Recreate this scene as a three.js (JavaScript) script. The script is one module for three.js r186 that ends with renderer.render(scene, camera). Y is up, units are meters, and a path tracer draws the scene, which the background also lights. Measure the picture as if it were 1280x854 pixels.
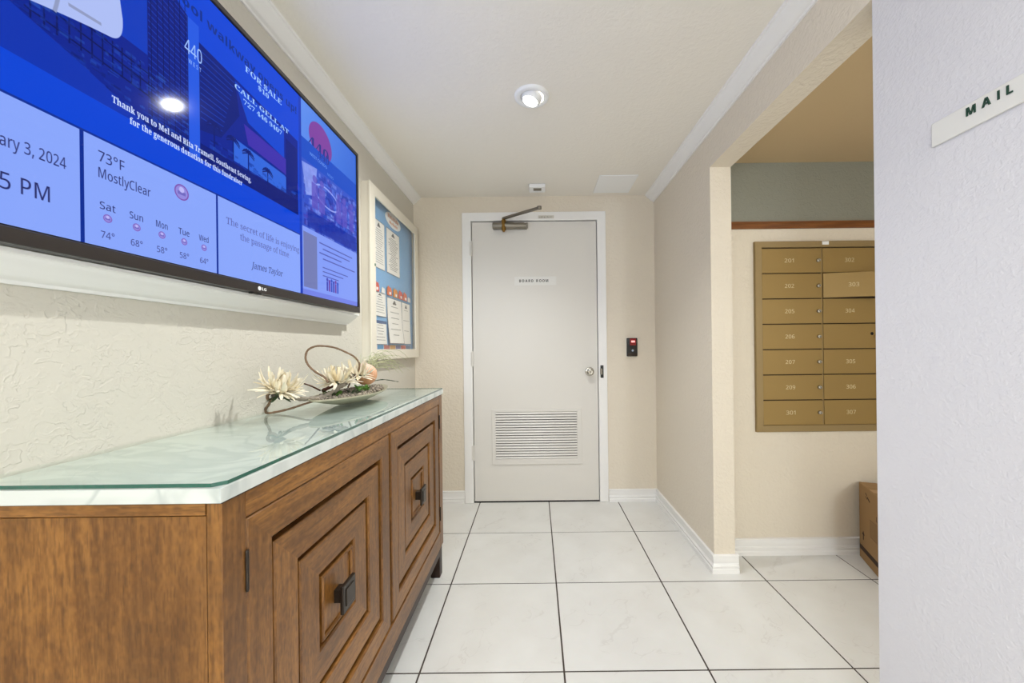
import * as THREE from 'three';
import { RoundedBoxGeometry } from 'three/addons/geometries/RoundedBoxGeometry.js';
import { TextGeometry } from 'three/addons/geometries/TextGeometry.js';
import { FontLoader } from 'three/addons/loaders/FontLoader.js';
import { RectAreaLightUniformsLib } from 'three/addons/lights/RectAreaLightUniformsLib.js';
import { mergeGeometries, toCreasedNormals } from 'three/addons/utils/BufferGeometryUtils.js';

// ---------------------------------------------------------------- camera, light, exposure
const scene = new THREE.Scene();
scene.background = new THREE.Color(0x000000);               // a closed room: no sky is seen
const camera = new THREE.PerspectiveCamera(2 * Math.atan(427 / 479.15) * 180 / Math.PI, 1280 / 854, 0.05, 60);
camera.position.set(0, 1.1367, 0);
camera.rotation.z = -0.0114;
camera.setViewOffset(1280, 854, -29, -8.1, 1280, 854);      // the lens is shifted, the verticals stay upright
const renderer = new THREE.WebGLRenderer({ antialias: true });
renderer.toneMapping = THREE.LinearToneMapping;
renderer.toneMappingExposure = 1.06;
renderer.shadowMap.enabled = true;
RectAreaLightUniformsLib.init();
const LIGHT = { lobby: 0.75, corridor: 4.6, near: 0.9, mail: 0.9, mailNear: 0.8, tv: 0.6, globe: [3.3, 3.6] };
const WARM = new THREE.Color().setRGB(0.97, 1, 1), NEUTRAL = new THREE.Color().setRGB(0.89, 1.0, 1.14);

// ---------------------------------------------------------------- helpers
// Coordinates: x right, y up, d = distance into the picture (world z = -d), metres.
let seed = 7;
const rnd = () => { seed = (seed * 1664525 + 1013904223) >>> 0; return seed / 4294967296; };
const V = (x, y, d) => new THREE.Vector3(x, y, -d);
const BASE = new WeakMap(), USED = {};
function numbered(n) { const k = USED[n] = (USED[n] ?? -1) + 1; return k ? n + '_' + String(k).padStart(3, '0') : n; }
function thing(name, label, category, [x, y, d], group) {
  const o = new THREE.Group(); o.name = numbered(name); o.position.copy(V(x, y, d)); scene.add(o);
  o.userData = { label, category }; if (group) o.userData.group = group;
  BASE.set(o, V(x, y, d)); return o;
}
function mesh(name, geo, mat) {
  const g = Array.isArray(geo) ? mergeGeometries(geo.map(clean), false) : geo;
  const m = new THREE.Mesh(g, mat); m.name = name; m.castShadow = m.receiveShadow = true; return m;
}
function clean(g) { const h = g.index ? g.toNonIndexed() : g.clone(); for (const k of Object.keys(h.attributes)) if (!['position', 'normal', 'uv'].includes(k)) h.deleteAttribute(k); return h; }
function part(name, geo, mat, parent) {                         // geometry in room coordinates
  const m = mesh(name, geo, mat), b = BASE.get(parent);
  if (b) { m.geometry = m.geometry.clone().translate(-b.x, -b.y, -b.z); BASE.set(m, b); }
  parent.add(m); return m;
}
function local(name, geo, mat, parent) { const m = mesh(name, geo, mat); parent.add(m); return m; }
function struct(name, geo, mat) { const m = mesh(name, geo, mat); m.userData.kind = 'structure'; scene.add(m); BASE.set(m, new THREE.Vector3()); return m; }
function loose(name, geo, mat, label, category, group) {        // a thing that is one mesh, origin at its base
  const m = mesh(numbered(name), geo, mat); m.geometry.computeBoundingBox(); const bb = m.geometry.boundingBox;
  const b = new THREE.Vector3((bb.min.x + bb.max.x) / 2, bb.min.y, (bb.min.z + bb.max.z) / 2);
  m.geometry = m.geometry.clone().translate(-b.x, -b.y, -b.z); m.position.copy(b); scene.add(m);
  m.userData = { label, category }; if (group) m.userData.group = group; BASE.set(m, b); return m;
}
// texture coordinates in metres, from the side that each face looks to; v runs along the grain
function uvBox(g, grain = 'y', ox = 0, oy = 0) {
  g = g.index ? g.toNonIndexed() : g;
  const p = g.attributes.position, uv = new Float32Array(p.count * 2), a = new THREE.Vector3(), b = new THREE.Vector3(), c = new THREE.Vector3(), n = new THREE.Vector3();
  for (let i = 0; i < p.count; i += 3) {
    a.fromBufferAttribute(p, i); b.fromBufferAttribute(p, i + 1); c.fromBufferAttribute(p, i + 2);
    n.crossVectors(b.clone().sub(a), c.clone().sub(a));
    const ax = Math.abs(n.x), ay = Math.abs(n.y), az = Math.abs(n.z), k = ax >= ay && ax >= az ? 'x' : ay >= az ? 'y' : 'z';
    let free = ['x', 'y', 'z'].filter((s) => s !== k);
    if (free[0] === grain) free.reverse();
    if (k === grain && grain === 'z') free = ['x', 'y'];
    [a, b, c].forEach((q, j) => { uv[(i + j) * 2] = q[free[0]] + ox; uv[(i + j) * 2 + 1] = q[free[1]] + oy; });
  }
  g.setAttribute('uv', new THREE.BufferAttribute(uv, 2)); return g;
}
function bx(x0, x1, y0, y1, d0, d1, r = 0, grain = 'y') {
  const w = Math.abs(x1 - x0), h = Math.abs(y1 - y0), l = Math.abs(d1 - d0);
  r = Math.min(r, w / 2.01, h / 2.01, l / 2.01);
  const g = r > 0 ? new RoundedBoxGeometry(w, h, l, 1, r) : new THREE.BoxGeometry(w, h, l);
  g.translate((x0 + x1) / 2, (y0 + y1) / 2, -(d0 + d1) / 2);
  return uvBox(g, grain);
}
// a profile [[a, b], ...] swept from point A to point B; a runs along ua, b along ub; k0, k1 mitre the ends
function sweep(profile, A, B, ua, ub, k0 = 0, k1 = 0, crease = 0.5, grain = 'y') {
  const along = B.clone().sub(A), L = along.length(); along.normalize();
  const s = new THREE.Shape(profile.map(([a, b]) => new THREE.Vector2(a, b)));
  let g = new THREE.ExtrudeGeometry(s, { depth: L, bevelEnabled: false, curveSegments: 4 });
  const p = g.attributes.position;
  for (let i = 0; i < p.count; i++) { const a = p.getX(i); p.setZ(i, p.getZ(i) > L / 2 ? L + k1 * a : k0 * a); }
  const M = new THREE.Matrix4().makeBasis(ua, ub, along).setPosition(A);
  g.applyMatrix4(M); g = g.index ? g.toNonIndexed() : g;
  if (M.determinant() < 0) { const q = g.attributes.position, t = new THREE.Vector3(), u = new THREE.Vector3(); for (let i = 0; i < q.count; i += 3) { t.fromBufferAttribute(q, i + 1); u.fromBufferAttribute(q, i + 2); q.setXYZ(i + 1, u.x, u.y, u.z); q.setXYZ(i + 2, t.x, t.y, t.z); } }
  g.deleteAttribute('normal'); g.computeVertexNormals(); g = toCreasedNormals(g, crease);
  return uvBox(g, grain);
}
const X = new THREE.Vector3(1, 0, 0), Y = new THREE.Vector3(0, 1, 0), Z = new THREE.Vector3(0, 0, 1), NX = X.clone().negate(), NY = Y.clone().negate(), NZ = Z.clone().negate();
function lathe(pts, at, axis = Y, seg = 40) {
  const g = new THREE.LatheGeometry(pts.map(([r, h]) => new THREE.Vector2(r, h)), seg);
  g.applyQuaternion(new THREE.Quaternion().setFromUnitVectors(Y, axis.clone().normalize())); g.translate(at.x, at.y, at.z); return g;
}
function tube(pts, r0, r1 = r0, seg = 60, rad = 8, wob = 0) {    // tapering tube through points [x, y, d]
  const c = new THREE.CatmullRomCurve3(pts.map((q) => V(...q))), g = new THREE.TubeGeometry(c, seg, 1, rad, false), p = g.attributes.position, q = new THREE.Vector3(), o = new THREE.Vector3();
  for (let i = 0; i <= seg; i++) {
    c.getPointAt(i / seg, o); const r = (r0 + (r1 - r0) * i / seg) * (1 + wob * Math.sin(i * 1.3) * Math.sin(i * 0.37 + 1));
    for (let j = 0; j <= rad; j++) { const k = i * (rad + 1) + j; q.fromBufferAttribute(p, k).sub(o).multiplyScalar(r).add(o); p.setXYZ(k, q.x, q.y, q.z); }
  }
  g.computeVertexNormals(); return g;
}
function panelShape(outline, holes, depth, bevel = 0) {
  const s = new THREE.Shape(outline.map((p) => new THREE.Vector2(...p)));
  for (const h of holes) s.holes.push(new THREE.Path(h.map((p) => new THREE.Vector2(...p))));
  return new THREE.ExtrudeGeometry(s, { depth, bevelEnabled: bevel > 0, bevelSize: bevel, bevelThickness: bevel, bevelOffset: -bevel, bevelSegments: 1 });
}
const rect = (x0, x1, y0, y1) => [[x0, y0], [x1, y0], [x1, y1], [x0, y1]];

// ---------------------------------------------------------------- procedural textures
function lattice(n, s) { const a = new Float32Array(n * n); let q = s >>> 0; for (let i = 0; i < a.length; i++) { q = (q * 1664525 + 1013904223) >>> 0; a[i] = q / 4294967296; } return a; }
const LAT = lattice(256, 99);
function vnoise(x, y, px, py, s = 0) {                          // repeats after px, py cells
  const xi = Math.floor(x), yi = Math.floor(y), fx = x - xi, fy = y - yi, m = (a, b) => ((a % b) + b) % b;
  const u = fx * fx * (3 - 2 * fx), v = fy * fy * (3 - 2 * fy), x0 = m(xi, px), x1 = m(xi + 1, px), y0 = m(yi, py), y1 = m(yi + 1, py);
  const L = (a, b) => LAT[((a * 7 + s * 31 + b * 57) & 255) * 256 + ((b * 13 + a * 101 + s * 17) & 255)];
  return (L(x0, y0) * (1 - u) + L(x1, y0) * u) * (1 - v) + (L(x0, y1) * (1 - u) + L(x1, y1) * u) * v;
}
function fbm(x, y, px, py, oct = 4, s = 0) { let t = 0, a = 0.5, n = 0; for (let i = 0; i < oct; i++) { t += a * vnoise(x, y, px, py, s + i); n += a; x *= 2; y *= 2; px *= 2; py *= 2; a *= 0.5; } return t / n; }
function dataTex(w, h, f, size, srgb) {
  const d = new Uint8Array(w * h * 4);
  for (let y = 0; y < h; y++) for (let x = 0; x < w; x++) { const c = f(x / w, y / h), i = (y * w + x) * 4; for (let k = 0; k < 3; k++) d[i + k] = Math.max(0, Math.min(255, typeof c === 'number' ? c * 255 : c[k])); d[i + 3] = 255; }
  const t = new THREE.DataTexture(d, w, h); t.wrapS = t.wrapT = THREE.RepeatWrapping; t.magFilter = THREE.LinearFilter; t.minFilter = THREE.LinearMipmapLinearFilter; t.generateMipmaps = true;
  if (srgb) t.colorSpace = THREE.SRGBColorSpace;
  t.repeat.set(1 / size[0], 1 / size[1]); t.needsUpdate = true; return t;
}
function canvasTex(w, h, draw) {
  const c = document.createElement('canvas'); c.width = w; c.height = h; const g = c.getContext('2d'); draw(g, w, h);
  const t = new THREE.CanvasTexture(c); t.colorSpace = THREE.SRGBColorSpace; t.anisotropy = 8; return t;
}
const lerp = (a, b, t) => a + (b - a) * t, mix = (a, b, t) => a.map((v, i) => lerp(v, b[i], t)), sst = (a, b, x) => THREE.MathUtils.smoothstep(x, a, b);

const peelTex = dataTex(512, 512, (u, v) => 0.65 * sst(0.35, 0.7, fbm(u * 44, v * 44, 44, 44, 3, 3)) + 0.35 * fbm(u * 110, v * 110, 110, 110, 2, 9), [0.5, 0.5]);
const peelFine = peelTex.clone(); peelFine.repeat.set(1 / 0.27, 1 / 0.27); peelFine.needsUpdate = true;
const knockTex = dataTex(1024, 1024, (u, v) => {
  const wx = fbm(u * 20, v * 20, 20, 20, 2, 21) * 1.8, wy = fbm(u * 20, v * 20, 20, 20, 2, 37) * 1.8;
  const n = fbm(u * 40 + wx, v * 52 + wy, 40, 52, 4, 5), r = 1 - Math.abs(2 * n - 1);
  return 0.4 * sst(0.78, 0.98, r) * sst(0.3, 0.6, fbm(u * 11, v * 11, 11, 11, 2, 50)) + 0.3 * sst(0.4, 0.6, n) + 0.3 * fbm(u * 120, v * 120, 120, 120, 2, 8);
}, [0.62, 0.62]);
const woodTex = dataTex(1024, 1024, (u, v) => {
  const w = fbm(u * 6, v * 2, 6, 2, 3, 2) * 0.9, g1 = fbm(u * 90 + w * 6, v * 5, 90, 5, 4, 11), pore = fbm(u * 250, v * 26, 250, 26, 2, 15), mot = fbm(u * 5, v * 3, 5, 3, 4, 19), fl = fbm(u * 40, v * 40, 40, 40, 3, 29);
  const fine = fbm(u * 150, v * 60, 150, 60, 2, 41), cloud = fbm(u * 8 + w, v * 2.0, 8, 2, 3, 57);
  let c = mix([104, 65, 24], [164, 113, 54], sst(0.22, 0.78, 0.35 * g1 + 0.4 * mot + 0.25 * fine));
  c = mix(c, [64, 38, 14], 0.3 * sst(0.56, 0.8, pore)); c = mix(c, [74, 46, 20], 0.4 * sst(0.48, 0.8, cloud)); return mix(c, [174, 118, 52], 0.15 * sst(0.5, 0.75, fl));
}, [0.62, 0.62], true);
const railTex = dataTex(256, 256, (u, v) => mix([96, 52, 18], [150, 92, 38], fbm(u * 40, v * 3, 40, 3, 4, 4)), [0.3, 0.3], true);
const marbleTex = dataTex(1024, 512, (u, v) => {
  const q = fbm(u * 6, v * 3, 6, 3, 4, 61) * 2.4, r1 = 1 - Math.abs(2 * fbm(u * 5 + q, v * 7 + q, 5, 7, 4, 71) - 1), r2 = 1 - Math.abs(2 * fbm(u * 11 + q, v * 9, 11, 9, 4, 73) - 1);
  return mix(mix([222, 226, 220], [184, 192, 188], 0.75 * sst(0.78, 1, r1)), [194, 200, 195], 0.4 * sst(0.7, 1, r2) + 0.2 * fbm(u * 4, v * 3, 4, 3, 3, 79));
}, [1.2, 0.6], true);
const tileTex = [0, 1, 2].map((k) => dataTex(512, 512, (u, v) => {
  const q = fbm(u * 4, v * 4, 4, 4, 4, 101 + k * 9) * 2.2, r = 1 - Math.abs(2 * fbm(u * 3 + q, v * 3 - q, 3, 3, 5, 131 + k * 7) - 1), m = fbm(u * 5, v * 5, 5, 5, 4, 151 + k);
  return mix(mix([238, 237, 232], [229, 227, 221], m), [206, 201, 194], 0.3 * sst(0.965, 1, r) * sst(0.4, 0.65, m));
}, [0.508, 0.508], true));
const corkTex = dataTex(256, 256, (u, v) => mix([122, 172, 216], [138, 186, 226], fbm(u * 60, v * 60, 60, 60, 2, 3)), [0.2, 0.2], true);
const cardTex = dataTex(256, 256, (u, v) => mix([160, 126, 82], [174, 140, 94], fbm(u * 3, v * 50, 3, 50, 3, 3)), [0.3, 0.3], true);

// ---------------------------------------------------------------- materials
const std = (o) => new THREE.MeshStandardMaterial(o), phys = (o) => new THREE.MeshPhysicalMaterial(o);
const M = {
  wall: std({ color: 0xe8ddca, roughness: 0.75, bumpMap: peelTex, bumpScale: 0.0014 }),
  wallKnock: std({ color: 0xd6d0c2, roughness: 0.7, bumpMap: knockTex, bumpScale: 0.0013 }),
  wallNearTvTint: std({ color: 0xe4e2e5, roughness: 0.75, bumpMap: peelFine, bumpScale: 0.0006 }),  // the television's bluish cast is mixed into this paint colour
  blue: std({ color: 0x8f8f82, roughness: 0.5, bumpMap: knockTex, bumpScale: 0.0016 }),
  ceiling: std({ color: 0xf7f1e5, roughness: 0.85, bumpMap: peelTex, bumpScale: 0.0006 }),
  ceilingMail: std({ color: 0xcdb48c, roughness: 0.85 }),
  trim: std({ color: 0xf7f5f1, roughness: 0.4 }),
  doorPaint: std({ color: 0xe5e1d9, roughness: 0.38 }),
  grout: std({ color: 0x4a4038, roughness: 0.9 }),
  tile: tileTex.map((t) => std({ map: t, roughness: 0.27 })),
  wood: std({ map: woodTex, roughness: 0.34, bumpMap: woodTex, bumpScale: 0.0003 }),
  woodDark: std({ color: 0x2c1a0d, roughness: 0.6 }),
  rail: std({ map: railTex, roughness: 0.3 }),
  plinth: std({ color: 0x5c4a39, map: woodTex, roughness: 0.45 }),
  marble: std({ map: marbleTex, roughness: 0.22 }),
  pane: phys({ color: 0xf7fdfa, transmission: 1, thickness: 0, roughness: 0.0, ior: 1.5 }),
  boardPane: phys({ color: 0xffffff, transmission: 1, thickness: 0, roughness: 0.02, ior: 1.45 }),
  glassEdge: phys({ color: 0x0b5a4a, roughness: 0.12, clearcoat: 1, clearcoatRoughness: 0.05 }),
  black: std({ color: 0x131313, roughness: 0.35 }),
  bezel: std({ color: 0x2a2320, roughness: 0.35 }),
  darkGap: std({ color: 0x16110c, roughness: 0.9 }),
  bronze: std({ color: 0x3a322b, roughness: 0.32, metalness: 0.6 }),
  steel: std({ color: 0xb9b6ae, roughness: 0.25, metalness: 1 }),
  oldSteel: std({ color: 0x8d877c, roughness: 0.42, metalness: 0.9 }),
  brassOld: std({ color: 0x8a6a34, roughness: 0.4, metalness: 0.9 }),
  brassPaint: std({ color: 0x9c8049, roughness: 0.42, metalness: 0.25 }),
  brassFrame: std({ color: 0x9a8358, roughness: 0.45, metalness: 0.25 }),
  brassShade: std({ color: 0x3c2a12, roughness: 0.7 }),
  cream: std({ color: 0xece4d2, roughness: 0.6 }),
  white: std({ color: 0xfcfcfa, roughness: 0.45 }),
  signWhite: std({ color: 0xeceae4, roughness: 0.35 }),
  green: std({ color: 0x17402e, roughness: 0.5 }),
  ink: std({ color: 0x2a2724, roughness: 0.6 }),
  cork: std({ map: corkTex, roughness: 0.9 }),
  dish: std({ color: 0xb3ac92, roughness: 0.5 }),
  drift: std({ color: 0x968c7c, roughness: 0.85 }),
  vine: std({ color: 0x80664e, roughness: 0.8 }),
  bark: std({ color: 0x5b3320, roughness: 0.8 }),
  petal: std({ color: 0xf2e7cc, roughness: 0.7, side: THREE.DoubleSide }),
  petalWarm: std({ color: 0xeeddb6, roughness: 0.7, side: THREE.DoubleSide }),
  calyx: std({ color: 0x4c5236, roughness: 0.8 }),
  leaf: std({ color: 0x5f8f36, roughness: 0.6, side: THREE.DoubleSide }),
  leafDark: std({ color: 0x39492c, roughness: 0.7, side: THREE.DoubleSide }),
  grass: std({ color: 0xb9b98c, roughness: 0.8 }),
  gravel: std({ color: 0xffffff, roughness: 0.8 }),
  card: std({ map: cardTex, roughness: 0.85 }),
  lampFace: std({ color: 0xffffff, emissive: new THREE.Color().setRGB(1, 0.98, 0.93), emissiveIntensity: 14 }),
  addedLampFace: std({ color: 0xffffff, emissive: new THREE.Color().setRGB(1, 0.965, 0.93), emissiveIntensity: 2.5 }),
  red: std({ color: 0x5a0a0a, emissive: new THREE.Color().setRGB(0.9, 0.02, 0.03), emissiveIntensity: 0.12, roughness: 0.3 }),
  redSpot: std({ color: 0xff8888, emissive: new THREE.Color().setRGB(1, 0.45, 0.42), emissiveIntensity: 1, roughness: 0.3 }),
  lens: std({ color: 0xb9c6da, roughness: 0.2 }),
};
const font = await new FontLoader().loadAsync('fonts/droid/droid_sans_bold.typeface.json');
const fontThin = await new FontLoader().loadAsync('fonts/droid/droid_sans_regular.typeface.json');
function lettering(text, width, cap, f = font, depth = 0.0008, spacing = 0) {    // centred on x, standing on y = 0
  const gs = []; let x = 0;
  for (const ch of text) {
    if (ch === ' ') { x += cap * 0.75; continue; }
    const g = ch === 'I' ? new THREE.BoxGeometry(cap * 0.2, cap, depth).translate(cap * 0.1, cap / 2, depth / 2) : new TextGeometry(ch, { font: f, size: cap, depth, curveSegments: 3, bevelEnabled: false }); g.computeBoundingBox();
    const b = g.boundingBox; g.translate(x - b.min.x, 0, 0); x += b.max.x - b.min.x + cap * (0.16 + spacing); gs.push(clean(g));
  }
  const g = mergeGeometries(gs, false); g.computeBoundingBox(); const b = g.boundingBox;
  g.scale(width / (b.max.x - b.min.x), 1, 1); g.translate(-width / 2 - b.min.x * width / (b.max.x - b.min.x), 0, 0); return g;
}

// ---------------------------------------------------------------- the room
const XL = -0.8875, XR = 0.887, XRI = 0.992, DB = 2.827, DM = 2.085, DP = 1.925, DN = 1.0, H = 2.255, HM = 2.13, HH = 2.035;
// floor: a bed of grout with every tile in it
const floor = struct('floor', bx(-1.05, 2.75, -0.08, -0.0018, -3.6, 3.0), M.grout);
const T = 0.508, TX0 = 0.0887, TD0 = 1.8533, tileG = [];
{
  const base = new RoundedBoxGeometry(T - 0.0062, 0.012, T - 0.0062, 1, 0.0012);
  for (let k = 0; k < 4; k++) { let g = base.clone().rotateY(k * Math.PI / 2); g = uvBox(g, 'z', 0.254 + k * 0.11, 0.254 - k * 0.07); tileG.push(g); }
  for (let i = -2; i < 5; i++) for (let j = -11; j < 2; j++) {
    const m = new THREE.Mesh(tileG[(rnd() * 4) | 0], M.tile[(rnd() * 3) | 0]); m.name = 'tile'; m.receiveShadow = m.castShadow = true;
    m.position.set(TX0 + (i + 0.5) * T, -0.006 + (rnd() - 0.5) * 0.0004, -(TD0 + (j + 0.5) * T)); floor.add(m);
  }
}
struct('wall_left', bx(-1.02, XL, 0, H, -3.5, 2.95), M.wallKnock);
// far wall, with the opening for the door, closed behind
{
  const g = panelShape([[XL, 0], [XL, H], [XRI, H], [XRI, 0], [0.505, 0], [0.505, 2.115], [-0.505, 2.115], [-0.505, 0]], [], 0.07); g.translate(0, 0, -DB - 0.07);
  struct('wall_back', [uvBox(g), bx(-1.02, 1.1, 0, H, DB + 0.07, DB + 0.12)], M.wall);
}
// right wall: partition, lintel over the mail room opening and near pier in one
{
  const g = panelShape([[DN, HH], [DP, HH], [DP, 0], [DB, 0], [DB, H], [DN, H]], [], XRI - XR);
  g.applyMatrix4(new THREE.Matrix4().makeBasis(NZ, Y, X).setPosition(XR, 0, 0));
  struct('wall_right', uvBox(g), M.wall);
  struct('wall_right_near', bx(XR, XRI, 0, H, -0.25, DN, 0.003), M.wallNearTvTint);
}
struct('wall_mail', bx(XRI, 2.6, 0, 1.772, DM, DM + 0.1), M.wall);
struct('wall_mail_upper', bx(XRI, 2.6, 1.772, H, DM, DM + 0.1), M.blue);
struct('wall_mail_right', bx(2.6, 2.7, 0, H, -3.5, DM + 0.1), M.wall);
struct('wall_rear', bx(-1.02, 2.7, 0, H, -3.6, -3.5), M.wall);
struct('ceiling', bx(-1.02, 2.7, H, H + 0.1, -3.6, 2.95), M.ceiling);
struct('ceiling_mail', bx(XRI, 2.6, HM, H - 0.001, -0.25, DM), M.ceilingMail);

// crown mouldings
const crown = [[0, 0], [0.006, 0], [0.009, 0.006], [0.016, 0.008], [0.022, 0.012], [0.03, 0.021], [0.038, 0.029], [0.046, 0.034], [0.05, 0.041], [0.056, 0.043], [0.058, 0.05], [0, 0.05]];
const crownFlip = crown;
struct('trim_1', sweep(crownFlip, V(XL, H - 0.05, -3.5), V(XL, H - 0.05, DB), X, Y), M.trim);
struct('trim_2', sweep(crownFlip.map(([a, b]) => [a * 1.12, b * 1.05]), V(XR, H - 0.0525, -0.25), V(XR, H - 0.0525, DB), NX, Y), M.trim);
// baseboards
const skirt = [[0, 0], [0.016, 0], [0.016, 0.02], [0.0125, 0.024], [0.0145, 0.03], [0.0145, 0.037], [0.009, 0.04], [0.011, 0.044], [0.0085, 0.048], [0.0085, 0.08], [0.0115, 0.083], [0.0115, 0.088], [0.005, 0.091], [0, 0.091]];
struct('baseboard_left', sweep(skirt, V(XL, 0, 1.97), V(XL, 0, DB), X, Y, 0, -1), M.trim);
struct('baseboard_back_left', sweep(skirt, V(XL, 0, DB), V(-0.53, 0, DB), Z, Y, 1, 0), M.trim);
struct('baseboard_back_right', sweep(skirt, V(0.531, 0, DB), V(XR, 0, DB), Z, Y, 0, -1), M.trim);
struct('baseboard_right', [sweep(skirt, V(XR, 0, DB), V(XR, 0, DP), NX, Y, 1, 1), sweep(skirt, V(XR, 0, DP), V(XRI + 0.014, 0, DP), Z, Y, -1, 0)], M.trim);
struct('baseboard_mail', sweep(skirt, V(XRI, 0, DM), V(2.6, 0, DM), Z, Y), M.trim);
struct('baseboard_near', sweep(skirt, V(XR, 0, DN - 0.002), V(XR, 0, -0.25), NX, Y), M.trim);
// stained rail between the two wall colours of the mail room
struct('trim_3', sweep([[0, 0], [0.008, 0], [0.012, 0.006], [0.012, 0.026], [0.016, 0.03], [0.016, 0.037], [0.006, 0.04], [0, 0.04]], V(XRI, 1.769, DM), V(2.6, 1.769, DM), Z, Y, 0, 0, 0.5, 'x'), M.rail);

// ---------------------------------------------------------------- the door
{
  const door = new THREE.Group(); door.name = 'door_1'; door.userData.kind = 'structure'; door.position.copy(V(0, 0, DB)); scene.add(door); BASE.set(door, V(0, 0, DB));
  const fr = part('door_frame', [
    bx(-0.529, -0.463, 0, 2.137, DB - 0.012, DB + 0.06, 0.003), bx(0.464, 0.5275, 0, 2.137, DB - 0.012, DB + 0.06, 0.003), bx(-0.529, 0.5275, 2.075, 2.137, DB - 0.0122, DB + 0.06, 0.003),
    bx(-0.465, -0.445, 0, 2.08, DB + 0.048, DB + 0.062), bx(0.446, 0.466, 0, 2.08, DB + 0.048, DB + 0.062), bx(-0.465, 0.466, 2.06, 2.078, DB + 0.048, DB + 0.062)], M.trim, door);
  for (const y of [1.87, 1.06, 0.37]) part('hinge', [lathe([[0, -0.055], [0.0065, -0.055], [0.0065, 0.055], [0.004, 0.058], [0, 0.058]], V(-0.462, y, DB - 0.012), Y, 12), bx(-0.475, -0.455, y - 0.05, y + 0.05, DB - 0.0135, DB - 0.01)], M.doorPaint, fr);
  const st = part('strike_plate', [bx(0.477, 0.5, 0.912, 1.004, DB - 0.0145, DB - 0.01, 0.001)], M.black, fr);
  part('strike_latch', bx(0.474, 0.4915, 0.936, 0.981, DB - 0.02, DB - 0.012, 0.003), M.oldSteel, st);
  const slab = part('door_slab', bx(-0.458, 0.46, 0.008, 2.07, DB + 0.004, DB + 0.046, 0.002), M.doorPaint, door);
  part('threshold', bx(-0.462, 0.463, 0.0005, 0.004, DB, DB + 0.06), M.darkGap, door);  // dark strip paints in the shade of the gap under the door
  // louvred vent
  const v = part('vent_frame', (() => { const g = panelShape(rect(-0.326, 0.335, 0.279, 0.686), [rect(-0.298, 0.302, 0.322, 0.666)], 0.007, 0.0015); g.translate(0, 0, -(DB + 0.004)); return uvBox(g); })(), M.doorPaint, slab);
  part('vent_backing', bx(-0.3, 0.304, 0.32, 0.668, DB + 0.0022, DB + 0.0038), M.darkGap, slab);
  const sl = (() => { const g = new THREE.BoxGeometry(0.6, 0.0016, 0.0165); g.rotateX(0.95); return g; })();
  for (let i = 0; i < 18; i++) { const m = local('slat', sl, M.doorPaint, slab); m.position.set(0.002, 0.331 + i * 0.0192, 0.0016); }
  // knob
  const k = part('rose', lathe([[0, 0], [0.033, 0], [0.033, 0.003], [0.028, 0.007], [0, 0.008]], V(0.399, 0.958, DB + 0.004), Z, 32), M.steel, slab);
  part('knob', lathe([[0.011, 0.005], [0.011, 0.026], [0.018, 0.031], [0.0255, 0.038], [0.027, 0.047], [0.0245, 0.056], [0.016, 0.06], [0.014, 0.058], [0.006, 0.058], [0, 0.0575]], V(0.399, 0.958, DB + 0.004), Z, 32), M.steel, slab);
  part('keyhole', bx(0.3965, 0.4015, 0.954, 0.962, DB - 0.056, DB - 0.0535), M.black, slab);
}
{ // closer over the door
  const t = thing('door_closer', 'weathered metal door closer with a long arm at the top of the white door', 'door closer', [-0.172, 2.0, DB - 0.02]);
  const d = DB - 0.03;
  part('body', [lathe([[0, -0.128], [0.021, -0.128], [0.024, -0.124], [0.024, -0.06], [0.0265, -0.05], [0.0265, 0.02], [0.022, 0.03], [0.022, 0.1], [0.018, 0.104], [0.018, 0.118], [0.021, 0.12], [0.021, 0.128], [0, 0.129]], V(-0.1725, 2.031, d), X, 24), bx(-0.3, -0.05, 2.012, 2.05, d + 0.012, DB + 0.005, 0.002)], M.oldSteel, t);
  part('end_cap', lathe([[0, 0], [0.023, 0], [0.023, 0.006], [0.015, 0.009], [0, 0.009]], V(-0.052, 2.031, d), X, 20), M.steel, t);
  part('pinion', [lathe([[0, -0.048], [0.007, -0.048], [0.012, -0.038], [0.017, -0.034], [0.017, 0.034], [0.012, 0.038], [0.012, 0.05], [0.008, 0.056], [0, 0.056]], V(-0.219, 2.031, d - 0.012), Y, 16)], M.brassOld, t);
  part('arm', [sweep([[-0.012, -0.006], [0.012, -0.006], [0.012, 0.006], [-0.012, 0.006]], V(-0.219, 2.081, d - 0.012), V(0.036, 2.0685, 2.55), new THREE.Vector3(0.7, 0, -0.71).normalize(), Y), lathe([[0.006, -0.009], [0.015, -0.009], [0.015, 0.009], [0.006, 0.009], [0.006, -0.009]], V(0.038, 2.0685, 2.547), Y, 16)], M.oldSteel, t);
}
{ // plaques
  const t = thing('door_plaque', 'small pale plaque reading BOARD ROOM on the white door', 'sign', [0.006, 1.6, DB + 0.004]);
  part('plate', bx(-0.148, 0.161, 1.6, 1.664, DB + 0.0005, DB + 0.0035, 0.001), M.signWhite, t);
  const g = lettering('BOARD ROOM', 0.214, 0.02, font, 0.001, 0.2); g.translate(-0.005, 1.6225, -(DB + 0.0005)); part('lettering', g, M.ink, t);
  loose('frame_label', [bx(0.033, 0.148, 2.087, 2.109, DB - 0.0135, DB - 0.0124)], std({
    roughness: 0.6, color: 0xd8d3c8 }), 'narrow faded label on the head of the door frame', 'label');
  const f = scene.children[scene.children.length - 1];
  // worn print: only broken strokes are left of it
  const bits = []; for (let i = 0; i < 9; i++) bits.push(bx(0.044 + i * 0.0105 + (i % 3) * 0.001, 0.0475 + i * 0.0105 + (i % 2) * 0.0025, 2.0925, 2.1 + (i % 3) * 0.002, DB - 0.0139, DB - 0.0134));
  part('faded_print', bits, std({ color: 0x8d877d, roughness: 0.7 }), f);
}
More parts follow.
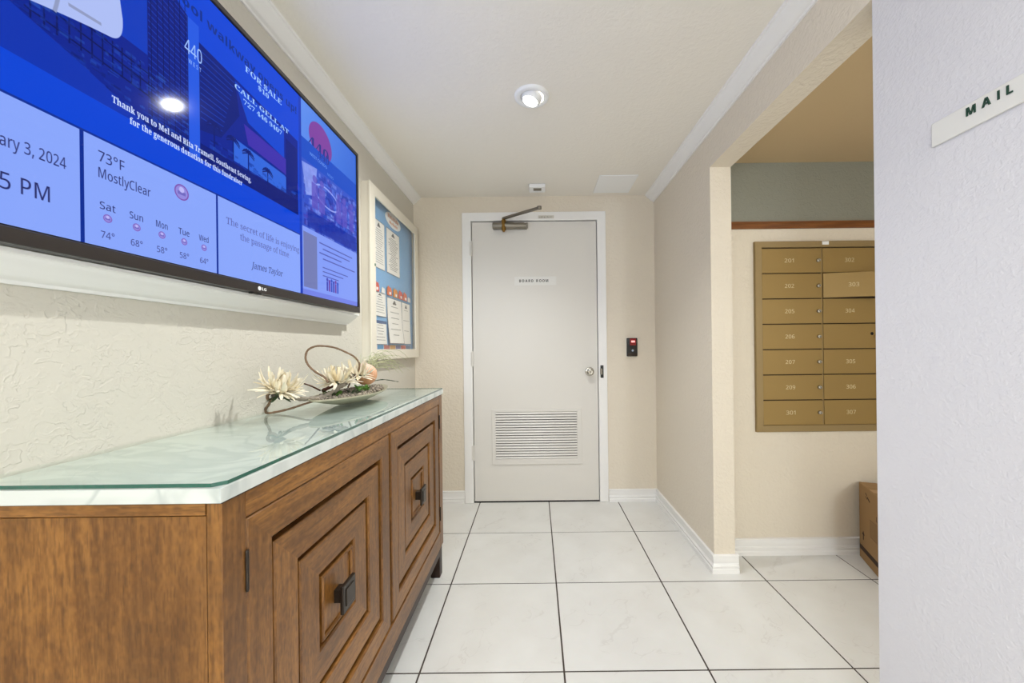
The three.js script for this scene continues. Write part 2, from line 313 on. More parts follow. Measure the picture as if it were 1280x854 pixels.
{ // card reader
  const t = thing('card_reader', 'black card reader with a red light on the far wall right of the door', 'card reader', [0.711, 1.065, DB]);
  part('back_plate', bx(0.664, 0.758, 1.059, 1.21, DB - 0.004, DB - 0.0003, 0.002), M.cream, t);
  const b = part('housing', bx(0.672, 0.75, 1.067, 1.202, DB - 0.022, DB - 0.003, 0.006), M.black, t);
  part('light_window', bx(0.694, 0.738, 1.148, 1.198, DB - 0.0235, DB - 0.021, 0.001), M.red, b);
  part('glowing_dot', bx(0.703, 0.73, 1.169, 1.183, DB - 0.0245, DB - 0.023, 0.001), M.redSpot, b);
  part('sensor', lathe([[0, 0], [0.008, 0], [0.007, 0.003], [0, 0.004]], V(0.713, 1.11, DB - 0.0215), Z, 16), M.lens, b);
  part('lip', bx(0.675, 0.747, 1.07, 1.09, DB - 0.0245, DB - 0.02, 0.003), M.bronze, b);
}

// ---------------------------------------------------------------- ceiling fittings
function aimed(name, label, x, y, d, aim, I, power, color, radius, angle) {
  const t = thing(name, label, 'ceiling light', [x, y, d]);
  part('trim_ring', lathe([[0.05, 0.012], [0.05, -0.006], [0.055, -0.011], [0.068, -0.012], [0.076, -0.007], [0.0775, 0.0005]], V(x, y, d)), M.white, t);
  const a = aim.clone().normalize(), c = V(x, y + 0.004, d), pts = [];
  for (let i = 0; i <= 14; i++) { const q = Math.PI * 0.5 + 0.05 + i / 14 * (Math.PI * 0.5 - 0.05 - 0.86); pts.push([0.0475 * Math.sin(q), -0.0475 * Math.cos(q)]); }
  pts.push([0.033, 0.031], [0.033, 0.02]);
  const e = part('eyeball', lathe(pts, c, a), M.white, t);
  const f = part('lamp', lathe([[0.0325, 0.024], [0.025, 0.029], [0.012, 0.032], [0, 0.033]], c, a, 24), M.lampFace, t);
  const s = new THREE.SpotLight(color, power, 0, angle, 1, 2); s.name = name + '_beam'; s.position.copy(c).addScaledVector(a, 0.0285); s.target.position.copy(s.position).add(a); s.castShadow = true; s.shadow.radius = radius; s.shadow.mapSize.set(1024, 1024); s.shadow.bias = -0.0005;
  scene.add(s, s.target);
}
aimed('downlight', 'white recessed eyeball downlight glowing in the corridor ceiling', -0.002, H, 1.70, new THREE.Vector3(-0.26, -0.96, 0.07), 1, LIGHT.corridor, WARM, 0.55, 1.3);
aimed('added_lobby_downlight', 'added white eyeball downlight, out of view over the near end of the corridor', 0.05, H, 0.25, new THREE.Vector3(0.0, -1, -0.25), 1, LIGHT.near, WARM, 0.55, 1.12);  // extra lamp added out of view to brighten the near end
aimed('mail_downlight', 'white recessed eyeball downlight in the mail room ceiling', 1.93, HM, 1.48, new THREE.Vector3(-0.92, -0.46, 0.1), 1, LIGHT.mail, WARM, 0.5, 0.9);
aimed('mail_entry_downlight', 'white recessed eyeball downlight at the far right of the lobby', 2.2, H, -0.6, new THREE.Vector3(-0.15, -0.75, -0.6), 1, LIGHT.mailNear, WARM, 0.55, 1.12);
function addedLobbyPanel(x, d) {
  const t = thing('added_light_panel', x < 0.6 ? 'added flat white light panel in the lobby ceiling behind the camera' : 'second added flat white light panel in the lobby ceiling', 'ceiling light', [x, H - 0.02, d]);
  part('frame', [bx(x - 0.62, x - 0.6, H - 0.02, H - 0.001, d - 0.42, d + 0.42), bx(x + 0.6, x + 0.62, H - 0.02, H - 0.001, d - 0.42, d + 0.42), bx(x - 0.6, x + 0.6, H - 0.02, H - 0.001, d - 0.42, d - 0.4), bx(x - 0.6, x + 0.6, H - 0.02, H - 0.001, d + 0.4, d + 0.42)], M.white, t);
  part('diffuser', bx(x - 0.6, x + 0.6, H - 0.014, H - 0.002, d - 0.4, d + 0.4), M.addedLampFace, t);
  const a = new THREE.RectAreaLight(NEUTRAL, LIGHT.lobby, 1.2, 0.8); a.name = 'added_lobby_light'; a.position.set(x, H - 0.024, -d); a.rotation.x = -Math.PI / 2; scene.add(a);
}
addedLobbyPanel(0.35, -1.0);  // ceiling panel added behind the camera as fill light
for (const [x, d, which] of [[-0.4, -1.7, 'added opal globe pendant in the lobby nearest the left wall'], [1.75, -1.7, 'added opal globe pendant in the lobby nearest the right wall']]) {  // globes added behind the camera to lift walls, door and ceiling
  const y = 1.45, t = thing('added_globe_pendant', which, 'added pendant light', [x, y - 0.16, d]);
  part('rod', bx(x - 0.006, x + 0.006, y + 0.15, H - 0.012, d - 0.006, d + 0.006), M.steel, t);
  part('canopy', lathe([[0, 0], [0.06, 0], [0.06, -0.012], [0, -0.014]], V(x, H - 0.0005, d), Y, 24), M.steel, t);
  const g = new THREE.SphereGeometry(0.16, 32, 20); g.translate(x, y, -d); part('globe', g, M.addedLampFace, t);
  const p = new THREE.PointLight(NEUTRAL, LIGHT.globe[x < 1 ? 0 : 1], 0, 2); p.name = 'added_globe_light'; p.position.set(x, y, -d); p.castShadow = true; p.shadow.radius = 7; scene.add(p);
}
{
  const t = loose('ceiling_access_panel', [bx(0.43, 0.685, H - 0.006, H - 0.0005, 2.487, 2.768, 0.002)], M.white, 'flat white square access panel on the ceiling by the far wall', 'ceiling panel');
  const s = thing('smoke_sensor', 'small white sensor box on the ceiling above the door', 'sensor', [0.025, H - 0.028, 2.64]);
  part('housing', bx(-0.03, 0.082, H - 0.026, H - 0.0005, 2.6, 2.7, 0.006), M.white, s);
  part('grille', bx(0.0, 0.055, H - 0.0285, H - 0.025, 2.62, 2.66, 0.002), M.oldSteel, s);
}

// ---------------------------------------------------------------- MAIL sign on the near wall
{
  const t = thing('mail_sign', 'long white sign with green letters reading MAIL on the near right wall', 'sign', [XR - 0.003, 1.57, 0.715]);
  part('plate', bx(XR - 0.005, XR - 0.0003, 1.5695, 1.6215, 0.58, 0.849, 0.002), M.signWhite, t);
  const g = lettering('MAIL', 0.076, 0.017, font, 0.0018, 0.5); g.rotateY(-Math.PI / 2); g.translate(XR - 0.005, 1.5965, -0.741); part('lettering', g, M.green, t);
}

// ---------------------------------------------------------------- mailboxes
{
  const t = thing('mailbox_unit', 'bank of brass coloured mailboxes with numbered doors set in the wall', 'mailbox', [1.55, 0.668, DM]);
  const x0 = 1.1915, x1 = 1.913, y0 = 0.668, y1 = 1.697, f = 0.014;
  const g = panelShape(rect(x0, x1, y0, y1), [rect(x0 + 0.0365, x1 - 0.0365, y0 + 0.036, y1 - 0.033)], 0.016, 0.002); g.translate(0, 0, -(DM - 0.0005)); part('frame', uvBox(g), M.brassFrame, t);
  part('backing', bx(x0 + 0.02, x1 - 0.02, y0 + 0.02, y1 - 0.02, DM - 0.003, DM - 0.0005), M.brassShade, t);
  part('divider', bx(1.5545, 1.5595, y0 + 0.036, y1 - 0.033, DM - 0.0085, DM - 0.003), M.brassFrame, t);
  const nums = [['201', '202', '205', '206', '207', '209', '301'], ['302', '303', '304', '', '305', '306', '307']], cols = [[1.2295, 1.553], [1.561, 1.875]];
  const pitch = 0.1372, hd = pitch - 0.0055;
  const lockG = mergeGeometries([clean(lathe([[0, 0], [0.0105, 0], [0.0105, 0.006], [0.0085, 0.0085], [0, 0.009]], new THREE.Vector3(), Z, 20)), clean(new THREE.TorusGeometry(0.0075, 0.0016, 6, 20).translate(0, 0, 0.009))]);
  const slotG = new THREE.BoxGeometry(0.0018, 0.008, 0.001).rotateZ(0.6).translate(0, 0, 0.0094);
  cols.forEach(([a, b], c) => nums[c].forEach((n, r) => {
    const w = b - a, dg = new RoundedBoxGeometry(w, hd, 0.007, 1, 0.0012).translate(w / 2, 0, 0.0035);
    const d = local('door', dg, M.brassPaint, t); d.position.set(a - 1.55, y1 - 0.035 - pitch * (r + 0.5) - 0.668, 0.004);
    if (n === '303') { d.rotation.y = -0.19; d.position.z = 0.008; }
    if (n) { const q = lettering(n, 0.05, 0.021, fontThin, 0.0004); q.translate(w * 0.5 - 0.012, -0.0095, 0.007); local('number', q, std({ color: 0xd9c9a0, roughness: 0.5 }), d); }
    if (n) { const l = local('lock', lockG, M.steel, d); l.position.set(w - 0.018, 0.0, 0.007); const s = local('key_slot', slotG, M.black, d); s.position.copy(l.position); }
    else { const h = local('lock_hole', lathe([[0, 0], [0.0085, 0], [0.0085, 0.0006], [0, 0.0006]], new THREE.Vector3(w - 0.052, 0.012, 0.007), Z, 16), M.darkGap, d); local('key_ring', new THREE.TorusGeometry(0.008, 0.0012, 6, 18).translate(w - 0.034, -0.003, 0.0075), M.brassOld, d); local('scratch', new THREE.BoxGeometry(0.02, 0.006, 0.0004).rotateZ(0.5).translate(w - 0.012, -0.022, 0.0072), M.brassOld, d); }
  }));
  part('sticker', bx(1.5525, 1.588, 1.676, 1.694, DM - 0.0205, DM - 0.0192), M.white, t);
}

// ---------------------------------------------------------------- cardboard box on the mail room floor
{
  const t = new THREE.Group(); t.name = 'cardboard_box'; t.position.copy(V(1.733, 0, 2.062)); t.rotation.y = -0.37; scene.add(t);
  t.userData = { label: 'brown printed cardboard carton standing on the floor below the mailboxes', category: 'box' };
  const W = 0.38, L = 0.3, hh = 0.395;                         // grows to the right and towards the room from its far left corner
  const body = local('carton', uvBox(new RoundedBoxGeometry(W, hh, L, 1, 0.002).translate(W / 2, hh / 2, L / 2)), M.card, t);
  for (const s of [0, 1]) local('flap', uvBox(new THREE.BoxGeometry(W, 0.003, L / 2 - 0.001).translate(W / 2, hh + 0.0015, L * (0.25 + 0.5 * s))), M.card, t);
  local('tape', new THREE.BoxGeometry(W, 0.0004, 0.05).translate(W / 2, hh + 0.0033, L / 2), std({ color: 0xb78b52, roughness: 0.35 }), t);
  const print = canvasTex(300, 395, (g, w, h) => {
    g.fillStyle = '#a07d50'; g.fillRect(0, 0, w, h); g.fillStyle = '#3a2614'; g.strokeStyle = '#3a2614';
    g.fillRect(0, 325, w, 26);
    g.beginPath(); g.moveTo(48, 240); g.lineTo(64, 262); g.lineTo(54, 262); g.lineTo(54, 288); g.lineTo(42, 288); g.lineTo(42, 262); g.lineTo(32, 262); g.fill();
    g.fillRect(215, 250, 34, 30);
    g.font = 'bold 34px sans-serif'; g.fillText('LA', 196, 128);
    for (let i = 0; i < 8; i++) g.fillRect(126, 148 + i * 12, 150 - (i % 3) * 22, 3);
    g.save(); g.translate(96, 40); g.rotate(0.5); g.fillRect(-22, -6, 20, 6); g.fillRect(4, -4, 34, 9); g.fillRect(-12, 8, 22, 5); g.restore();
  });
  const pl = new THREE.PlaneGeometry(L - 0.006, hh - 0.006); pl.rotateY(-Math.PI / 2); pl.translate(-0.0006, hh / 2, L / 2);
  local('printed_side', pl, std({ map: print, roughness: 0.85 }), t);
}

// ---------------------------------------------------------------- sideboard
const XF = -0.48;
{
  const t = thing('sideboard', 'walnut stained wooden sideboard with nested square doors along the left wall', 'sideboard', [-0.67, 0, 1.27]);
  const xb = -0.872, d0 = 0.585, d1 = 1.955;
  part('carcass', bx(xb, -0.512, 0.15, 0.9, d0 + 0.014, d1 - 0.014), M.woodDark, t);
  // near and far ends: panel, top strip and corner stile with shadow gaps
  for (const [a, b] of [[d0, d0 + 0.015], [d1 - 0.015, d1]]) {
    const e = part('end_panel', bx(xb, -0.5055, 0.15, 0.8855, a, b, 0.0012), M.wood, t);
    part('end_strip', bx(xb, -0.5055, 0.887, 0.9065, a - (a === d0 ? 0.0015 : 0), b, 0.001, 'x'), M.wood, e);
  }
  // face frame
  part('stile', bx(-0.5045, XF, 0.15, 0.9065, d0 - 0.001, 0.632, 0.002), M.wood, t);
  part('stile', bx(-0.5045, XF, 0.15, 0.9065, 1.899, d1 + 0.001, 0.002), M.wood, t);
  part('top_rail', bx(-0.5045, XF, 0.8625, 0.9065, 0.6325, 1.8985, 0.0015, 'z'), M.wood, t);
  part('bottom_rail', [bx(-0.5045, XF, 0.15, 0.226, 0.6325, 1.8985, 0.0015, 'z')], M.wood, t);
  part('bottom_bead', bx(XF - 0.01, XF + 0.003, 0.227, 0.2335, 0.6325, 1.8985, 0.002, 'z'), M.wood, t);
  part('top_bead', bx(xb, XF + 0.001, 0.9045, 0.908, d0 - 0.002, d1 + 0.002, 0.001, 'z'), M.woodDark, t);
  // mitred square frame of four boards; s0, s1 half widths; p = depth of its face behind the front
  const mitred = (cz, cy, h0, v0, h1, v1, xf, th) => {
    const w = h0 - h1, e = 0.003, prof = [[0, 0], [0, th - e], [e, th], [w - e * 1.3, th], [w, th - e * 1.3], [w, 0]], xb = xf - th;
    const A = V(xb, cy - v0, cz - h0), B = V(xb, cy - v0, cz + h0), C = V(xb, cy + v0, cz + h0), D = V(xb, cy + v0, cz - h0);
    return [sweep(prof, A, B, Y, X, 1, -1, 0.3, 'z'), sweep(prof, D, C, NY, X, 1, -1, 0.3, 'z'), sweep(prof, A, D, NZ, X, 1, -1, 0.3), sweep(prof, B, C, Z, X, 1, -1, 0.3)];
  };
  for (const cz of [0.9415, 1.5735]) {
    const cy = 0.5485, hw = 0.307, hv = 0.312;
    const door = part('door', bx(-0.5115, -0.503, cy - hv, cy + hv, cz - hw, cz + hw), M.woodDark, t);
    part('outer_frame', mitred(cz, cy, hw, hv, 0.2445, 0.2465, XF, 0.022), M.wood, door);
    part('second_frame', mitred(cz, cy, 0.234, 0.236, 0.163, 0.165, XF - 0.005, 0.0165), M.wood, door);
    part('third_frame', mitred(cz, cy, 0.1525, 0.1545, 0.082, 0.084, XF - 0.0085, 0.0135), M.wood, door);
    part('inner_lip', mitred(cz, cy, 0.0725, 0.0745, 0.0635, 0.0655, XF - 0.007, 0.0145), M.wood, door);
    part('centre_panel', bx(-0.503, XF - 0.014, cy - 0.065, cy + 0.065, cz - 0.063, cz + 0.063, 0.001), M.wood, door);
    const k = part('knob', [
      bx(XF + 0.009, XF + 0.018, cy - 0.043, cy + 0.025, cz - 0.031, cz + 0.031, 0.0025), bx(XF + 0.017, XF + 0.0205, cy - 0.03, cy + 0.012, cz - 0.019, cz + 0.019, 0.0015), bx(XF - 0.015, XF + 0.011, cy - 0.025, cy + 0.007, cz - 0.014, cz + 0.014, 0.002)], M.bronze, door);
    const hd = cz < 1.2 ? 0.632 : 1.8985;
    for (const hy of [0.775, 0.32]) part('hinge', lathe([[0, -0.034], [0.0028, -0.034], [0.0032, -0.03], [0.0032, 0.03], [0.0028, 0.034], [0, 0.034]], V(XF + 0.001, hy, hd), Y, 10), M.bronze, door);
  }
  // plinth and feet
  part('plinth', [bx(XF - 0.025, XF - 0.006, 0.105, 0.1485, d0 + 0.01, d1 - 0.006, 0.0015, 'z'), bx(xb, XF - 0.008, 0.105, 0.1485, d0 + 0.008, d0 + 0.026, 0.0015, 'x'), bx(xb, XF - 0.008, 0.105, 0.1485, d1 - 0.024, d1 - 0.006, 0.0015, 'x')], M.plinth, t);
  for (const a of [d0 + 0.0085, d1 - 0.0535]) for (const x of [XF - 0.051, xb + 0.002]) part('foot', bx(x, x + 0.0455, 0.0005, 0.1475, a, a + 0.047, 0.002), M.plinth, t);
}
loose('marble_top', [bx(XL + 0.002, XF + 0.006, 0.9085, 0.9315, 0.574, 1.965, 0.0015, 'z')], M.marble, 'veined white marble slab lying on the wooden sideboard', 'tabletop');
{
  const t = thing('glass_top', 'clear glass sheet with a green edge covering the white marble slab', 'glass top', [-0.68, 0.932, 1.27]);
  const x0 = XL + 0.003, x1 = XF + 0.003, a = 0.578, b = 1.962, c = 0.014, y0 = 0.932, y1 = 0.9385;
  const out = [[x0, -a], [x1 - c, -a], [x1, -a - c], [x1, -b + 0.006], [x1 - 0.006, -b], [x0, -b]];
  const lay = (y) => { const s = new THREE.ShapeGeometry(new THREE.Shape(out.map((p) => new THREE.Vector2(...p)))); s.rotateX(Math.PI / 2); s.applyMatrix4(new THREE.Matrix4().makeScale(1, 1, -1)); return s; };
  const top = new THREE.ShapeGeometry(new THREE.Shape(out.map(([x, z]) => new THREE.Vector2(x, -z)))); top.rotateX(-Math.PI / 2); top.translate(0, y1, 0);
  part('sheet', uvBox(top), M.pane, t);
  const gs = []; for (let i = 0; i < out.length - 1; i++) { const A = new THREE.Vector3(out[i][0], y0, out[i][1]), B = new THREE.Vector3(out[i + 1][0], y0, out[i + 1][1]), dir = B.clone().sub(A).normalize(), n = new THREE.Vector3(-dir.z, 0, dir.x); gs.push(sweep([[-0.0005, 0.0002], [0.0008, 0.0008], [0.0008, y1 - y0 - 0.0012], [-0.0005, y1 - y0 - 0.0004]], A, B, n.negate().multiplyScalar(-1).negate(), Y)); }
  part('polished_edge', gs, M.glassEdge, t);
}

// ---------------------------------------------------------------- television and the moulded ledge under it
loose('wall_ledge', [sweep([[0, 0], [0.007, 0], [0.01, 0.006], [0.017, 0.008], [0.026, 0.014], [0.036, 0.024], [0.046, 0.032], [0.052, 0.036], [0.055, 0.041], [0.062, 0.043], [0.063, 0.05], [0, 0.05]], V(XL + 0.0003, 1.2545, 0.36), V(XL + 0.0003, 1.2545, 1.80), X, Y)], M.trim, 'long white moulded ledge on the wall directly under the television', 'ledge');
{
  const t = thing('television', 'large flat television showing a blue information screen on the left wall', 'television', [-0.84, 1.3055, 1.1145]);
  const d0 = 0.478, d1 = 1.751, y0 = 1.3055, y1 = 2.031;
  part('casing', [bx(-0.823, -0.804, y0, y1, d0, d1, 0.004), bx(XL + 0.02, -0.82, 1.36, 1.86, 0.68, 1.55, 0.008)], M.black, t);
  part('wall_bracket', bx(XL + 0.0005, XL + 0.022, 1.5, 1.8, 0.9, 1.33), M.black, t);
  const fr = panelShape([[-d1, y0], [-d0, y0], [-d0, y1], [-d1, y1]], [[[-d1 + 0.011, y0 + 0.0255], [-d0 - 0.011, y0 + 0.0255], [-d0 - 0.011, y1 - 0.014], [-d1 + 0.011, y1 - 0.014]]], 0.006, 0.0012);
  fr.applyMatrix4(new THREE.Matrix4().makeBasis(Z, Y, NX).setPosition(-0.799, 0, 0));
  const bez = part('bezel', uvBox((() => { const g = fr.index ? fr.toNonIndexed() : fr; const q = g.attributes.position; for (let i = 0; i < q.count; i += 3) { const b = [q.getX(i + 1), q.getY(i + 1), q.getZ(i + 1)]; q.setXYZ(i + 1, q.getX(i + 2), q.getY(i + 2), q.getZ(i + 2)); q.setXYZ(i + 2, ...b); } g.computeVertexNormals(); return g; })()), M.bezel, t);
  const W = 1600, Hh = 874;
  const screenTex = canvasTex(W, Hh, drawScreen);
  const sg = new THREE.PlaneGeometry(W / 1285, Hh / 1285); sg.rotateY(Math.PI / 2); sg.translate(-0.8025, 2.0145 - Hh / 2570, -(0.4895 + W / 2570));
  part('screen', sg, phys({ color: 0x05060a, roughness: 0.06, specularIntensity: 0.2, emissive: 0xffffff, emissiveMap: screenTex, emissiveIntensity: 1.0 }), t);
  // maker's mark and receiver on the lower edge
  const lg = lettering('LG', 0.018, 0.0085, font, 0.0005); lg.rotateY(Math.PI / 2); lg.translate(-0.7977, 1.3145, -1.131); part('logo_letters', lg, M.white, bez);
  const lr = lathe([[0, 0], [0.006, 0], [0.006, 0.0005], [0, 0.0005]], V(-0.7977, 1.3187, 1.112), X, 20); part('logo_disc', lr, M.white, bez);
  part('receiver', bx(-0.815, -0.8, y0 - 0.0045, y0 + 0.001, 1.09, 1.125, 0.002), M.black, t);
  const a = new THREE.RectAreaLight(new THREE.Color().setRGB(0.30, 0.42, 1), LIGHT.tv, 1.24, 0.68); a.name = 'screen_light'; a.position.set(-0.7965, 1.674, -1.112); a.rotation.y = -Math.PI / 2; scene.add(a);
}
function fit(g, text, x0, x1, y, font, color) { g.font = font; g.fillStyle = color; const w = g.measureText(text).width; g.save(); g.translate(x0, y); g.scale((x1 - x0) / w, 1); g.fillText(text, 0, 0); g.restore(); }
function tail(g, head, text, x0, x1, y, font, color) { g.font = font; const k = (x1 - x0) / g.measureText(text).width, w = g.measureText(head).width * k; fit(g, head, x0 - w, x0, y, font, color); fit(g, text, x0, x1, y, font, color); }
function poly(g, pts, color) { g.fillStyle = color; g.beginPath(); pts.forEach((p, i) => (i ? g.lineTo(...p) : g.moveTo(...p))); g.closePath(); g.fill(); }
function drawScreen(g) {
  let s = 5; const r = () => { s = (s * 1664525 + 1013904223) >>> 0; return s / 4294967296; };
  g.fillStyle = '#0142d2'; g.fillRect(0, 0, 1600, 874);
  // left photograph: a terrace with a railing and a tower
  g.fillStyle = '#021f8c'; g.fillRect(0, 300, 521, 230);
  g.fillStyle = '#0638b8'; g.fillRect(250, 0, 160, 330);
  poly(g, [[400, 60], [521, 120], [521, 525], [400, 525]], '#02197a');
  g.strokeStyle = '#0a36ae'; g.lineWidth = 3; for (let i = 0; i < 26; i++) { g.beginPath(); g.moveTo(402, 80 + i * 17); g.lineTo(519, 110 + i * 16); g.stroke(); }
  g.strokeStyle = '#010f55'; g.lineWidth = 2; for (let i = 0; i < 7; i++) { g.beginPath(); g.moveTo(410 + i * 17, 70); g.lineTo(410 + i * 17, 520); g.stroke(); }
  g.lineWidth = 4; for (const y of [372, 400, 432]) { g.beginPath(); g.moveTo(150, y - 14); g.lineTo(420, y + 8); g.stroke(); }
  g.lineWidth = 3; for (let i = 0; i < 12; i++) { g.beginPath(); g.moveTo(160 + i * 22, 360); g.lineTo(160 + i * 22, 436); g.stroke(); }
  for (let i = 0; i < 420; i++) { g.fillStyle = ['#01135f', '#0a3cae', '#1f56c4', '#042a92', '#3a6cc8'][(r() * 5) | 0]; g.globalAlpha = 0.35; g.fillRect(100 + r() * 410, 350 + r() * 170, 4 + r() * 22, 2 + r() * 7); }
  g.globalAlpha = 1; poly(g, [[100, 420], [260, 470], [420, 530], [100, 530]], '#0430ad');
  // white sail shape
  g.fillStyle = '#a9b9ee'; g.beginPath(); g.moveTo(60, 0); g.lineTo(318, 0); g.quadraticCurveTo(322, 180, 338, 285); g.quadraticCurveTo(342, 345, 310, 354); g.quadraticCurveTo(240, 372, 160, 400); g.quadraticCurveTo(90, 430, 60, 430); g.closePath(); g.fill();
  g.strokeStyle = '#8d97bd'; g.lineWidth = 7; g.beginPath(); g.moveTo(200, 388); g.quadraticCurveTo(230, 250, 200, 60); g.stroke(); g.beginPath(); g.moveTo(225, 350); g.lineTo(290, 340); g.stroke();
  // middle band
  g.fillStyle = '#1f56dc'; g.fillRect(521, 120, 38, 410);
  // right photograph: building, awning and palms
  poly(g, [[559, 168], [1051, 210], [1051, 534], [559, 530]], '#02208f');
  poly(g, [[559, 168], [700, 182], [720, 300], [640, 420], [559, 440]], '#021a78');
  g.strokeStyle = '#0b3cb4'; g.lineWidth = 2.5; for (let i = 0; i < 12; i++) { g.beginPath(); g.moveTo(562, 190 + i * 19); g.lineTo(700 - i * 5, 198 + i * 18); g.stroke(); }
  poly(g, [[700, 190], [960, 215], [960, 330], [760, 300]], '#0543cc');
  poly(g, [[740, 315], [985, 330], [1051, 400], [1051, 424], [960, 392], [760, 380]], '#3a2aa8');
  poly(g, [[690, 390], [960, 400], [1030, 430], [1030, 470], [690, 470]], '#2d63d6');
  poly(g, [[970, 240], [1046, 248], [1046, 470], [970, 470]], '#021a7c');
  g.strokeStyle = '#02156c'; for (const [x, y] of [[690, 400], [760, 410], [860, 430], [612, 395]]) { g.lineWidth = 5; g.beginPath(); g.moveTo(x, 500); g.lineTo(x, y); g.stroke(); g.lineWidth = 4; for (let k = 0; k < 9; k++) { g.beginPath(); g.moveTo(x, y); const a = Math.PI * (0.9 + k * 0.15); g.quadraticCurveTo(x + 18 * Math.cos(a), y + 22 * Math.sin(a), x + 30 * Math.cos(a), y + 14 * Math.sin(a) + 10); g.stroke(); } }
  for (let i = 0; i < 160; i++) { g.fillStyle = ['#01135f', '#0a3cae', '#1f56c4', '#042a92'][(r() * 4) | 0]; g.globalAlpha = 0.4; g.fillRect(580 + r() * 460, 440 + r() * 85, 6 + r() * 26, 3 + r() * 9); } g.globalAlpha = 1;
  poly(g, [[559, 480], [1051, 470], [1051, 534], [559, 530]], 'rgba(2,20,110,0.85)');
  // writing on the photographs
  fit(g, 'Thank you to Mel and Rita Tramell, Southeast Sewing,', 311, 773, 512, 'bold 24px serif', '#d7e2fb');
  fit(g, 'for the generous donation for this fundraiser', 352, 730, 541, 'bold 24px serif', '#d7e2fb');
  fit(g, 'Pool walkway opens up!', 470, 1048, 96, 'bold 42px sans-serif', '#052a86');
  fit(g, 'FOR SALE', 748, 948, 119, 'bold 28px serif', '#a9cdf8'); fit(g, '$10', 812, 872, 143, 'bold 26px serif', '#a9cdf8');
  fit(g, 'CALL GELL AT', 698, 992, 214, 'bold 26px serif', '#a9cdf8'); fit(g, '727 446 9407', 738, 948, 243, 'bold 26px serif', '#a9cdf8');
  fit(g, '440', 509, 571, 232, '58px sans-serif', '#9cbcf4'); fit(g, 'W E S T', 522, 566, 258, '18px sans-serif', '#9cbcf4');
  // lower row of panels
  g.fillStyle = '#0a2b8e'; g.fillRect(0, 613, 1072, 261);
  g.fillStyle = '#86a2f5'; g.fillRect(0, 618, 243, 256); g.fillRect(251, 618, 365, 256); g.fillRect(623, 618, 437, 256);
  const ink = '#262b62';
  tail(g, 'Janu', 'ary 3, 2024', 111, 218, 722, '34px sans-serif', ink); tail(g, '2:4', '5 PM', 109, 192, 806, '46px sans-serif', ink);
  fit(g, '73°F', 279, 339, 671, '34px sans-serif', ink); fit(g, 'MostlyClear', 278, 404, 710, '32px sans-serif', ink);
  const ball = (x, y, q) => { g.fillStyle = '#8f86d8'; g.beginPath(); g.arc(x, y, q, 0, 7); g.fill(); g.strokeStyle = '#7a4aa6'; g.lineWidth = q * 0.16; g.stroke(); g.fillStyle = '#6a63bb'; g.fillRect(x - q * 0.6, y - q * 0.1, q * 1.2, q * 0.45); g.fillStyle = '#b9b4f2'; g.beginPath(); g.arc(x, y - q * 0.35, q * 0.4, 0, 7); g.fill(); };
  ball(495, 660, 21);
  [['Sat', '74°'], ['Sun', '68°'], ['Mon', '58°'], ['Tue', '58°'], ['Wed', '64°']].forEach(([a, b], i) => { const x = 299 + i * 67.5; fit(g, a, x - 18, x + 18, 784, '26px sans-serif', ink); ball(x, 803, 9); fit(g, b, x - 16, x + 16, 853, '24px sans-serif', '#3a3f7c'); });
  fit(g, 'The secret of life is enjoying', 656, 1054, 698, '30px serif', '#4e55a0'); fit(g, 'the passage of time', 716, 984, 736, '30px serif', '#4e55a0'); fit(g, 'James Taylor', 770, 940, 824, 'italic 32px serif', '#232a66');
  // right-hand column
  g.fillStyle = '#0a37b4'; g.fillRect(1060, 0, 20, 874);
  g.fillStyle = '#2f6bdd'; g.fillRect(1078, 0, 522, 874);
  const gr = g.createLinearGradient(1078, 0, 1600, 170); gr.addColorStop(0, '#5b8be8'); gr.addColorStop(1, '#2c62cf'); g.fillStyle = gr; g.fillRect(1078, 0, 522, 170);
  g.save(); g.translate(1236, 118); g.rotate(0.15); g.scale(1, 0.83); g.fillStyle = '#7a3c9c'; g.beginPath(); g.arc(0, 0, 100, 0, 7); g.fill(); g.restore();
  fit(g, '440', 1130, 1310, 190, 'bold 84px serif', '#182a86');
  g.fillStyle = '#0d4ac2'; g.fillRect(1078, 168, 522, 100); fit(g, '440', 1210, 1310, 196, 'bold 60px serif', '#1a2f96'); fit(g, 'WEST CONDO', 1140, 1290, 222, '20px sans-serif', '#7fa4ea'); fit(g, 'NEWS', 1290, 1350, 250, '18px sans-serif', '#6c93e0');
  g.fillStyle = '#3252c4'; g.fillRect(1078, 262, 522, 308);
  for (let i = 0; i < 520; i++) { g.fillStyle = ['#13289c', '#6f86e6', '#9aa9f0', '#2a45bf', '#51309f', '#0f1f86'][(r() * 6) | 0]; g.globalAlpha = 0.4; g.fillRect(1082 + r() * 505, 268 + r() * 290, 6 + r() * 38, 4 + r() * 26); } g.globalAlpha = 0.8;
  poly(g, [[1080, 280], [1200, 262], [1180, 400], [1110, 420]], '#8ea0ee'); g.strokeStyle = '#a4b2f4'; g.lineWidth = 8; g.beginPath(); g.ellipse(1290, 370, 110, 46, 0.1, 0, 7); g.stroke();
  for (const x of [1180, 1240, 1400, 1460, 1540]) { g.fillStyle = '#5d51bd'; g.beginPath(); g.arc(x, 320, 18, 0, 7); g.fill(); g.fillRect(x - 26, 340, 52, 120); }
  g.fillStyle = '#122a9c'; g.fillRect(1120, 480, 470, 80); g.globalAlpha = 1;
  g.fillStyle = '#7f98f0'; g.fillRect(1078, 568, 522, 306); g.fillStyle = '#6f78b0'; g.fillRect(1086, 590, 106, 250);
  g.fillStyle = '#4d56b4'; for (let i = 0; i < 4; i++) g.fillRect(1212 + (i % 2) * 30, 606 + i * 24, 330 - (i % 3) * 60, 6); for (let i = 0; i < 3; i++) g.fillRect(1240, 720 + i * 20, 250 - i * 50, 5);
